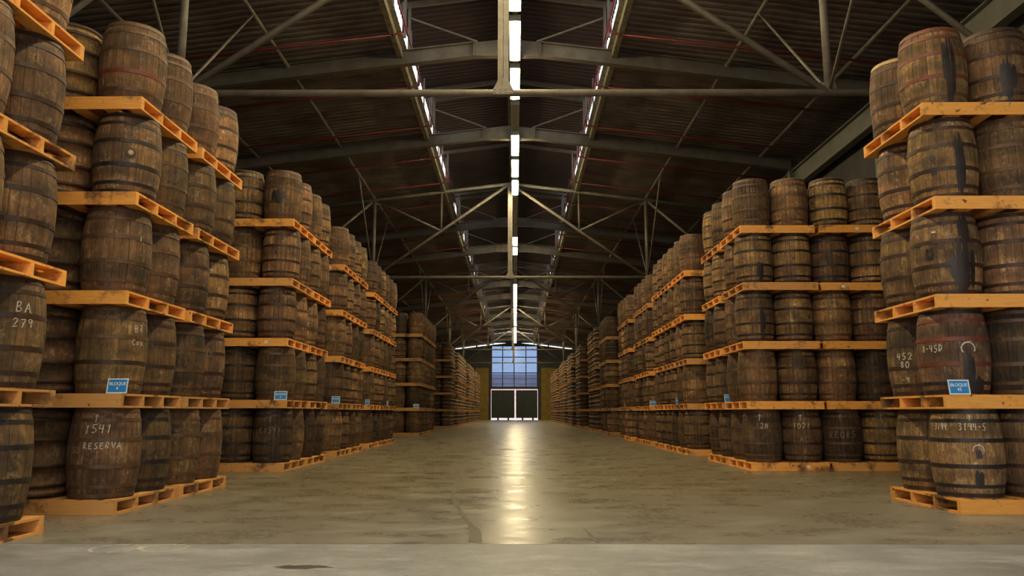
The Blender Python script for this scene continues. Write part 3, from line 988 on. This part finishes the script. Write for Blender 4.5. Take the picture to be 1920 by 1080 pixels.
pal, bar = [], []        # records
cnt = {'left': 0, 'right': 0}
prev_end = {'left': None, 'right': None}
for bi, (side, s, X0, ys, lp) in enumerate(BLOCKS):
    bn = cnt[side]; cnt[side] += 1
    pe = prev_end[side]
    vis = 99.0 if pe is None else pe[0] * ys[0] / pe[1]      # how far in from the aisle the front face shows
    if side == 'right' and bn == 0:
        vis = 5.9
    prev_end[side] = (X0, max(ys) + PY)
    ncol = 1
    while ncol < 3 and X0 + ncol * 1.405 < vis - 0.05:
        ncol += 1
    if pe is None and side == 'left':
        ncol = 1
    elif ys[0] < 35:
        ncol = 3
    rn = random.Random(100 + bi)
    for lv in range(LEVELS):
        z = lv * lp
        shift = rn.uniform(-0.02, 0.02)
        for iy, y0 in enumerate(ys):
            for ic in range(ncol if iy == 0 and not (pe is None and side == 'left') else 1):
                px = s * (X0 + PX / 2 + ic * 1.41 + shift + rn.uniform(-0.003, 0.003))
                py = y0 + PY / 2 + (rn.uniform(-0.03, 0.03) if lv else 0)
                prz = rn.uniform(-0.008, 0.008)
                pal.append(dict(b=bi, side=side, bn=bn, lv=lv, iy=iy, ic=ic, x=px, y=py, z=z, rz=prz, lp=lp, d=math.hypot(px, py),
                                seen=(ic == 0 or abs(px) - PX / 2 < vis)))
                for jx in range(2):
                    for jy in range(2):
                        xx = px + s * ((jx * 2 - 1) * 0.3505) + rn.uniform(-0.003, 0.003)
                        yy = py + (jy * 2 - 1) * 0.360 + rn.uniform(-0.014, 0.014)
                        col_i = ic * 2 + jx
                        row_i = (iy if not (pe is None and side == 'left') else -iy) * 2 + jy
                        if bi == 0:
                            row_i = 2 - 2 * iy + jy
                        seen = (col_i == 0) or (row_i == 0 and bi != 0 and abs(xx) - RB * 0.8 < vis)
                        if bi == 0 and (col_i != 0 or yy < 4.6):
                            seen = False
                        bar.append(dict(b=bi, side=side, bn=bn, lv=lv, row=row_i, col=col_i, x=xx, y=yy, z=z + PH, h=lp - PH, seen=seen, d=math.hypot(xx, yy),
                                        tone=min(1, max(0, rn.gauss((0.30, 0.36, 0.5, 0.56, 0.6)[lv] - (0.2 if bi in (5, 6, 15, 16, 17, 18) else 0), 0.25))), hue=rn.random()))  # ceiling light painted into tone by tier; dimness of far stacks subtracted too

def stack_name(side, bn):
    return ('nearest %s stack' % side) if bn == 0 else '%s %s stack' % (ordinal(bn), side)

cand = sorted([q for q in bar if q['seen']], key=lambda q: q['d'])
indiv = cand[:300]
indiv_ids = {id(q) for q in indiv}
BARREL = {}
SPEC = {
    (1, 4, 0, 0): dict(hoops={2: 'hoop_red'}, tone=0.45),
    (1, 3, 0, 0): dict(bung=4, pale=True, tone=0.6),
    (1, 1, 0, 0): dict(hoops={2: 'hoop'}, tone=0.55),
    (1, 0, 0, 0): dict(tone=0.42, hue=0.9),
    (10, 4, 0, 0): dict(hoops={5: 'hoop_red', 3: 'hoop_red', 2: 'hoop_red', 4: 'hoop_red'}, tone=0.55),
    (10, 4, 1, 0): dict(hoops={5: 'hoop_cream'}, tone=0.5),
    (10, 1, 0, 0): dict(hoops={2: 'hoop_red', 4: 'hoop_red', 3: 'hoop_red'}, tone=0.4, hue=1.0, bung=24),
    (10, 0, 0, 0): dict(hoops={i: 'hoop_dark' for i in range(6)}, tone=0.8, hue=0.3, bung=18),
    (10, 3, 0, 0): dict(tone=0.7, hue=0.2, bung=-14),
    (10, 2, 0, 0): dict(tone=0.6, hue=0.4, bung=-24),
    (11, 1, 0, 3): dict(hoops={i: 'hoop_dark' for i in range(6)}, tone=0.05),
}
EXTRA = {
    (1, 0, 0, 0): 'dark oak barrel chalked 1541 Reserva, floor tier, front of the second left stack',
    (1, 1, 0, 0): 'oak barrel behind the small blue sign, second tier, front of second left stack',
    (1, 3, 0, 0): 'oak barrel with a pale round bung, fourth tier, front of the second left stack',
    (1, 4, 0, 0): 'oak barrel with a reddish hoop, top tier, front corner of the second left stack',
    (0, 1, 3, 0): 'oak barrel chalked BA 279, second tier, end of the nearest left stack',
    (10, 0, 0, 0): 'oak barrel chalked 3194 twice, floor tier, front corner of nearest right stack',
    (10, 1, 0, 0): 'red-hooped barrel with chalk ring and black leak, second tier, nearest right stack',
    (10, 4, 0, 0): 'barrel with red painted hoops, top tier, front corner of the nearest right stack',
    (10, 4, 1, 0): 'barrel with cream top hoop, top tier, behind corner of nearest right stack',
    (10, 2, 0, 0): 'barrel with wet black leak and white drips, middle tier, nearest right stack corner',
    (10, 3, 0, 0): 'barrel with broad black leak streak, fourth tier, front corner of nearest right stack',
}
def facing(x, y):
    return math.atan2(-y, -x)
for q in indiv:
    key = (q['b'], q['lv'], q['row'], q['col'])
    sp = SPEC.get(key, {})
    tier, stk = TIER[q['lv']], stack_name(q['side'], q['bn'])
    lab = EXTRA.get(key)
    if lab is None:
        if q['b'] == 0:
            lab = 'oak barrel on the %s of the %s, %s from its far end' % (tier, stk, ORD[3 - q['row']])
        elif q['row'] == 0 and q['col'] == 0:
            lab = 'oak barrel at the front aisle corner of the %s, %s' % (stk, tier)
        elif q['row'] == 0:
            lab = 'oak barrel, front row of %s, %s, %s from the aisle' % (stk, tier, ORD[q['col']])
        else:
            lab = 'oak barrel on the %s of the %s, %s along the aisle' % (tier, stk, ORD[q['row']])
    f_ = facing(q['x'], q['y'])
    ba = f_ + R(sp['bung']) if 'bung' in sp else None
    if ba is None and key[0] in (1, 10):
        ba = f_ + R(150)
    fine = q['d'] < 12.3
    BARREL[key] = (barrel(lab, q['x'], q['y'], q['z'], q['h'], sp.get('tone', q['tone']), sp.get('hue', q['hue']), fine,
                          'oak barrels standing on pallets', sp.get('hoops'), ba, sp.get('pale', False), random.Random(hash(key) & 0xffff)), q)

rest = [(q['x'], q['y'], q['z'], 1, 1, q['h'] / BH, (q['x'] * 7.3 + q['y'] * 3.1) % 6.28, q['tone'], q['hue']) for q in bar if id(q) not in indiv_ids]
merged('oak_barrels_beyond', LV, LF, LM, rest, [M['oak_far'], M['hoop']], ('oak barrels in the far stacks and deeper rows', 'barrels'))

# pallets: nearest 300 in view as things
pal_s = sorted(pal, key=lambda p: (not p['seen'], p['d']))
rp_ = random.Random(5)
for i, p in enumerate(pal_s[:300]):
    tier, stk = TIER[p['lv']], stack_name(p['side'], p['bn'])
    if p['b'] == 0:
        lab = 'pine pallet under the %s of the %s, %s from its far end' % (tier, stk, ORD[p['iy']])
    elif p['ic'] > 0:
        lab = 'pine pallet under %s of %s, front row, %s from the aisle' % (tier, stk, ORD[p['ic']])
    else:
        lab = 'pine pallet under the %s of the %s, %s along the aisle' % (tier, stk, ORD[p['iy']])
    tone = rp_.uniform(0.45, 1.0)
    grey = rp_.choice([0, 0.0, 0.1, 0.2, 0.45])
    if p['side'] == 'left' and p['lv'] <= 1:
        grey = rp_.choice([0.3, 0.5, 0.6])
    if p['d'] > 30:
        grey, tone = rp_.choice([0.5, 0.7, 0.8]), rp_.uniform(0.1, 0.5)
    t = pallet(lab, p['x'], p['y'], p['z'], p['rz'], tone, grey, p['d'] < 28, 'pine pallets between the barrel tiers', rp_)
    if p['d'] < 28 and p['iy'] == 0 and rp_.random() < 0.3:
        put('paper_tag', ME_TAG, t, (rp_.uniform(-0.3, 0.35), -PY / 2 - 0.019, 0.07))
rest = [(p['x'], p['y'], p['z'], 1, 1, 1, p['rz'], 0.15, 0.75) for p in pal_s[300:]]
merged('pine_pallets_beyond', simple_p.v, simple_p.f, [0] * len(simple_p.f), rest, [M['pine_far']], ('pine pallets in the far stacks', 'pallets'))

# ------------------------------------------------------------------ chalk writing and leaks on the barrels
G = {
    '0': [[(.5, 1), (.15, .8), (.1, .4), (.3, 0), (.7, 0), (.9, .4), (.8, .8), (.5, 1)]],
    '1': [[(.35, .8), (.55, 1), (.45, 0)]],
    '2': [[(.1, .75), (.35, 1), (.75, .95), (.8, .65), (.1, .02), (.9, .08)]],
    '3': [[(.1, .9), (.5, 1), (.8, .8), (.4, .55), (.85, .35), (.6, .02), (.1, .1)]],
    '4': [[(.2, 1), (.1, .45), (.85, .5)], [(.7, .95), (.65, 0)]],
    '5': [[(.85, 1), (.25, .95), (.2, .58), (.7, .55), (.85, .25), (.5, 0), (.1, .1)]],
    '7': [[(.1, .95), (.85, 1), (.35, 0)], [(.3, .5), (.75, .52)]],
    '8': [[(.5, .52), (.15, .78), (.5, 1), (.8, .78), (.5, .52), (.12, .22), (.5, 0), (.88, .22), (.5, .52)]],
    '9': [[(.85, .85), (.4, 1), (.1, .75), (.4, .5), (.8, .75), (.85, .9), (.75, 0)]],
    'R': [[(.15, 0), (.2, 1), (.7, .95), (.75, .65), (.2, .5), (.85, 0)]],
    'E': [[(.85, .95), (.2, .95), (.15, .5), (.7, .52)], [(.15, .5), (.2, .02), (.9, .05)]],
    'S': [[(.85, .9), (.4, 1), (.15, .75), (.75, .4), (.7, .08), (.1, .05)]],
    'V': [[(.05, 1), (.45, 0), (.95, 1)]],
    'A': [[(.05, 0), (.5, 1), (.9, 0)], [(.2, .38), (.8, .38)]],
    'B': [[(.15, 0), (.2, 1), (.7, .9), (.65, .6), (.2, .52), (.8, .35), (.75, .05), (.15, 0)]],
    'D': [[(.2, 0), (.2, 1), (.75, .8), (.85, .35), (.2, 0)]],
    'C': [[(.85, .85), (.4, 1), (.1, .5), (.4, .02), (.85, .12)]],
    'c': [[(.8, .6), (.4, .7), (.15, .35), (.4, .02), (.8, .1)]],
    'o': [[(.5, .65), (.15, .4), (.4, .02), (.8, .2), (.75, .55), (.5, .65)]],
    'n': [[(.15, 0), (.15, .65), (.5, .68), (.75, .5), (.8, 0)]],
    'X': [[(.1, .95), (.9, .05)], [(.85, 1), (.1, 0)]],
    'N': [[(.1, 0), (.15, 1), (.8, .05), (.85, 1)]],
    '-': [[(.15, .5), (.85, .5)]],
    '^': [[(.5, -.1), (.5, 1)], [(.2, .7), (.5, 1), (.8, .7)]],
    't': [[(.5, 1), (.5, 0)], [(.1, .8), (.9, .85)]],
    'W': [[(.05, 1), (.25, 0), (.5, .7), (.75, 0), (.95, 1)]],
}
def on_barrel(az, z, lift):
    r = prof(min(1, max(0, z / BH))) + lift
    return (r * math.cos(az), r * math.sin(az), z)

def strokes_mesh(polys, az0, zc, wid, lift=0.0052):
    """polys in metres (u to the viewer's right, v up) wrapped on the barrel around az0"""
    mb = MB()
    for pl_ in polys:
        pts = []
        for (a, b_), (c, d_) in zip(pl_[:-1], pl_[1:]):
            nn = max(1, int(math.hypot(c - a, d_ - b_) / 0.02))
            pts += [(a + (c - a) * k / nn, b_ + (d_ - b_) * k / nn) for k in range(nn)]
        pts.append(pl_[-1])
        base = len(mb.v)
        for i, (u, v) in enumerate(pts):
            a = pts[max(0, i - 1)]; c = pts[min(len(pts) - 1, i + 1)]
            dx, dy = c[0] - a[0], c[1] - a[1]
            L = math.hypot(dx, dy) or 1
            nx, ny = -dy / L * wid / 2, dx / L * wid / 2
            for sg in (-1, 1):
                zz = zc + v + ny * sg
                rr_ = prof(min(1, max(0, zz / BH)))
                mb.v.append(on_barrel(az0 + (u + nx * sg) / rr_, zz, lift))
        for i in range(len(pts) - 1):
            p = base + 2 * i
            mb.f.append((p, p + 1, p + 3, p + 2)); mb.m.append(0)
    return mb

def text_polys(txt, h, wr=0.62, sp=0.22, seed=1, slant=0.1):
    rr_ = random.Random(seed); out_ = []; x = 0
    for ch in txt:
        if ch in G:
            dz = rr_.uniform(-.06, .06) * h
            for pl_ in G[ch]:
                out_.append([((x + (a + slant * b_) * wr * h) + rr_.uniform(-.02, .02) * h, b_ * h + dz + rr_.uniform(-.02, .02) * h) for a, b_ in pl_])
        x += (wr + sp) * h
    return [[(a - x / 2, b_) for a, b_ in pl_] for pl_ in out_]

def chalk(key, txt, off, z, h, wid=0.008, faint=False, seed=1, wr=0.62, sp=0.22):
    if key not in BARREL:
        return
    t, q = BARREL[key]
    az = facing(q['x'], q['y']) + R(off)
    mb = strokes_mesh(text_polys(txt, h, wr, sp, seed), az, z * BH, wid)
    put('chalk_mark', mb.mesh('chalk_mark', M['chalk_faint'] if faint else M['chalk']), t)

def ring(key, off, z, r, wid=0.012, a0=0, a1=360):
    if key not in BARREL:
        return
    t, q = BARREL[key]
    az = facing(q['x'], q['y']) + R(off)
    pts = [(r * math.cos(R(a0 + (a1 - a0) * k / 24)), r * math.sin(R(a0 + (a1 - a0) * k / 24))) for k in range(25)]
    put('chalk_mark', strokes_mesh([pts], az, z * BH, wid, 0.0056).mesh('chalk_mark', M['chalk']), t)

def leak(key, off, half, z0, z1, seed=1, wob=0.35):
    """a wet run: overlapping drips of uneven length and width"""
    if key not in BARREL:
        return
    t, q = BARREL[key]
    az = facing(q['x'], q['y']) + R(off)
    rr_ = random.Random(seed); mb = MB(); nz = 14
    nd = max(2, int(half / 2.2))
    for d_ in range(nd):
        c = -half + 2 * half * (d_ + 0.5) / nd
        k = 1 - abs(c) / (half * 1.15)
        zt = z1 - (1 - k) * (z1 - z0) * 0.45 * rr_.random()
        zb_ = z0 + (1 - k) * (z1 - z0) * (0.2 + 0.6 * wob) * rr_.random()
        hw = half / nd * rr_.uniform(1.0, 1.5)
        base = len(mb.v); cc = c
        for i in range(nz + 1):
            u = i / nz
            z = zb_ + (zt - zb_) * u
            cc += rr_.uniform(-0.3, 0.3)
            e = math.sqrt(max(0.02, min(1, u / 0.12))) * math.sqrt(max(0.05, min(1, (1 - u) / 0.2))) * rr_.uniform(0.8, 1.15)
            for sg in (-1, 0, 1):
                mb.v.append(on_barrel(az + R(cc + sg * hw * e), z * BH, 0.0046 + 0.00015 * d_))
        for i in range(nz):
            for j in range(2):
                p = base + i * 3 + j
                mb.f.append((p, p + 1, p + 4, p + 3)); mb.m.append(0)
    put('leak_stain', mb.mesh('leak_stain', M['stain'], True), t)

# left
chalk((1, 0, 0, 0), '1541', -12, 0.72, 0.085, 0.009, seed=3, sp=0.16)
chalk((1, 0, 0, 0), '^', -16, 0.85, 0.07, 0.008, seed=4)
chalk((1, 0, 0, 0), 'RESERVA', -4, 0.55, 0.062, 0.009, seed=5)
chalk((1, 0, 0, 0), '50', -46, 0.50, 0.06, 0.007, True, seed=6)
chalk((1, 1, 0, 0), 'B7', 46, 0.71, 0.075, 0.009, seed=7)
chalk((1, 1, 0, 0), 'Con', 44, 0.56, 0.06, 0.008, seed=8)
chalk((0, 1, 3, 0), 'BA', 30, 0.68, 0.085, 0.008, seed=9)
chalk((0, 1, 3, 0), '279', 30, 0.54, 0.07, 0.008, seed=10)
chalk((2, 0, 0, 0), 't', -8, 0.74, 0.10, 0.009, True, seed=12)
chalk((2, 0, 0, 0), 'C1541', -8, 0.55, 0.09, 0.009, True, seed=13)
chalk((1, 2, 0, 0), '1', 40, 0.62, 0.05, 0.009, seed=13)
chalk((1, 1, 3, 0), '15 82', 10, 0.60, 0.06, 0.008, True, seed=14)
chalk((1, 0, 3, 0), '1515', 10, 0.66, 0.06, 0.008, True, seed=15)
# right
chalk((10, 0, 0, 0), '3194', -40, 0.765, 0.068, 0.009, seed=21, wr=0.44, sp=0.12)
chalk((10, 0, 0, 0), '3194-5', 13, 0.755, 0.072, 0.009, seed=22, wr=0.46, sp=0.14)
chalk((10, 0, 0, 0), '^', 10, 0.87, 0.05, 0.010, seed=23)
chalk((10, 1, 0, 0), '8-45D', -34, 0.50, 0.075, 0.009, seed=24, wr=0.5, sp=0.14)
ring((10, 1, 0, 0), 24, 0.53, 0.065, 0.014, -30, 220)
chalk((10, 1, 1, 0), '452', -26, 0.46, 0.075, 0.011, seed=25)
chalk((10, 1, 1, 0), '80', -26, 0.36, 0.07, 0.011, seed=26)
chalk((10, 1, 1, 0), '-9', -28, 0.17, 0.06, 0.010, seed=27)
ring((10, 0, 0, 0), 18, 0.54, 0.05, 0.010, -20, 200)
chalk((10, 2, 0, 0), '-', -14, 0.72, 0.09, 0.022, seed=28)
leak((10, 1, 0, 0), 24, 9, 0.02, 0.50, 1)
leak((10, 1, 0, 0), 40, 12, 0.0, 0.22, 2)
leak((10, 3, 0, 0), 30, 8, 0.0, 0.80, 3, 0.15)
leak((10, 3, 0, 0), -14, 4, 0.28, 0.40, 4)
leak((10, 2, 0, 0), 28, 20, 0.0, 0.62, 5, 0.5)
leak((10, 2, 0, 0), 33, 10, 0.55, 1.0, 6, 0.6)
leak((10, 2, 0, 0), -24, 6, 0.42, 0.58, 7, 0.6)
leak((10, 4, 0, 0), 30, 11, 0.0, 0.85, 8, 0.5)
leak((10, 0, 0, 0), 18, 4, 0.44, 0.56, 9)
leak((10, 0, 0, 0), 17, 6, 0.12, 0.34, 10, 0.6)
leak((10, 3, 0, 2), 20, 16, 0.05, 0.55, 11, 0.6)
leak((10, 4, 0, 1), 22, 12, 0.0, 0.6, 12, 0.9)
leak((11, 3, 0, 0), 20, 10, 0.0, 0.45, 13, 0.6)
leak((11, 2, 0, 0), 24, 8, 0.0, 0.7, 14, 0.6)
leak((2, 4, 0, 0), -14, 20, 0.30, 0.60, 16, 0.7)
for i in range(4):
    chalk((11, 0, 0, i), '^', (-4, 0, 0, 4)[i], 0.80, 0.10, 0.012, i > 1, seed=30 + i)
    chalk((11, 0, 0, i), ('O2N', '1021', '', '1ON')[i], (2, 2, 0, 2)[i], 0.64, 0.09, 0.010, i > 1, seed=40 + i)
chalk((11, 0, 0, 1), 'AC', 8, 0.38, 0.10, 0.011, True, seed=50)
chalk((11, 0, 0, 2), 'RE0R5', 4, 0.46, 0.11, 0.011, True, seed=51)
chalk((11, 4, 0, 0), '0321', 8, 0.70, 0.07, 0.010, True, seed=52)
chalk((11, 4, 0, 1), '50', 10, 0.72, 0.07, 0.012, True, seed=53)
chalk((11, 2, 0, 2), '251', 0, 0.70, 0.07, 0.010, True, seed=54)

# ------------------------------------------------------------------ blue block signs
def text_mesh(txt, size, mat):
    cu = bpy.data.curves.new('lettering', 'FONT')
    cu.body = txt
    cu.size = size
    cu.align_x = 'CENTER'
    cu.align_y = 'CENTER'
    cu.offset = size * 0.018
    cu.extrude = 0.0006
    ob = bpy.data.objects.new('lettering', cu)
    COL.objects.link(ob)
    bpy.context.view_layer.update()
    me = bpy.data.meshes.new_from_object(ob.evaluated_get(bpy.context.evaluated_depsgraph_get()))
    bpy.data.objects.remove(ob)
    me.materials.clear()
    me.materials.append(mat)
    return me

def sign(x, y, z, num, label, wd=0.222, ht=0.152, rz=0.0, lean=8):
    t = thing('block_sign', label, 'sign', (x, y, z), rz, 'blue block signs on the pallets')
    tl = R(-lean)
    rot = Matrix.Rotation(tl, 4, 'X')
    def add(nm, me):
        me.transform(rot)
        return put(nm, me, t)
    add('panel', MB().box(-wd / 2, wd / 2, 0, 0.006, 0, ht).mesh('panel', M['blue']))
    bw = wd * 0.055
    add('border', MB().box(-wd / 2, wd / 2, -0.002, 0, 0, bw).box(-wd / 2, wd / 2, -0.002, 0, ht - bw, ht)
        .box(-wd / 2, -wd / 2 + bw, -0.002, 0, bw, ht - bw).box(wd / 2 - bw, wd / 2, -0.002, 0, bw, ht - bw).mesh('border', M['white']))
    up = Matrix.Rotation(R(90), 4, 'X')
    for txt, sz, zz in (('BLOQUE', wd * 0.205, ht * 0.64), (num, wd * 0.21, ht * 0.33)):
        if not txt:
            continue
        me = text_mesh(txt, sz, M['white'])
        me.transform(Matrix.Translation((0, -0.0015, zz)) @ up)
        add('lettering', me)
    dz = math.sin(R(lean))
    put('prop', MB().box(-wd * 0.4, wd * 0.4, 0.012, 0.030, 0, ht * 0.5).mesh('prop', M['frame']), t)

def ptop(bi, lv):
    return lv * BLOCKS[bi][4] + PH
sign(-4.02, 7.935, ptop(1, 1), '4', 'blue sign reading BLOQUE 4 at the corner of the second left stack', rz=R(-6))
sign(4.52, 8.035, ptop(10, 1), '43', 'blue sign reading BLOQUE 43 at the corner of the nearest right stack', rz=R(3))
sign(-4.05, 13.605, ptop(2, 1), '6', 'blue block sign at the front corner of the third left stack')
sign(-3.91 - 0.14, 17.81, ptop(3, 1), '', 'blue block sign at the front corner of the fourth left stack', 0.19)
sign(-4.12, 22.01, ptop(4, 1), '', 'narrow blue sign at the front corner of the fifth left stack', 0.12)
sign(-4.14, 25.11, ptop(4, 1), '', 'blue sign on the last pallet of the fifth left stack', 0.20)
sign(-4.20, 33.51, ptop(5, 1), '', 'small blue sign at the front of the sixth left stack', 0.24)
sign(4.18, 15.455, ptop(11, 1), '', 'blue block sign between the pallets of the second right stack', 0.18)
sign(4.16, 20.155, ptop(12, 1), '', 'narrow blue sign on the second pallet of the third right stack', 0.13)
sign(4.20, 24.01, ptop(13, 1), '', 'pale blue sign at the front of the fourth right stack', 0.23)
sign(4.18, 29.755, ptop(14, 1), '', 'tiny blue sign on the fifth right stack', 0.12)
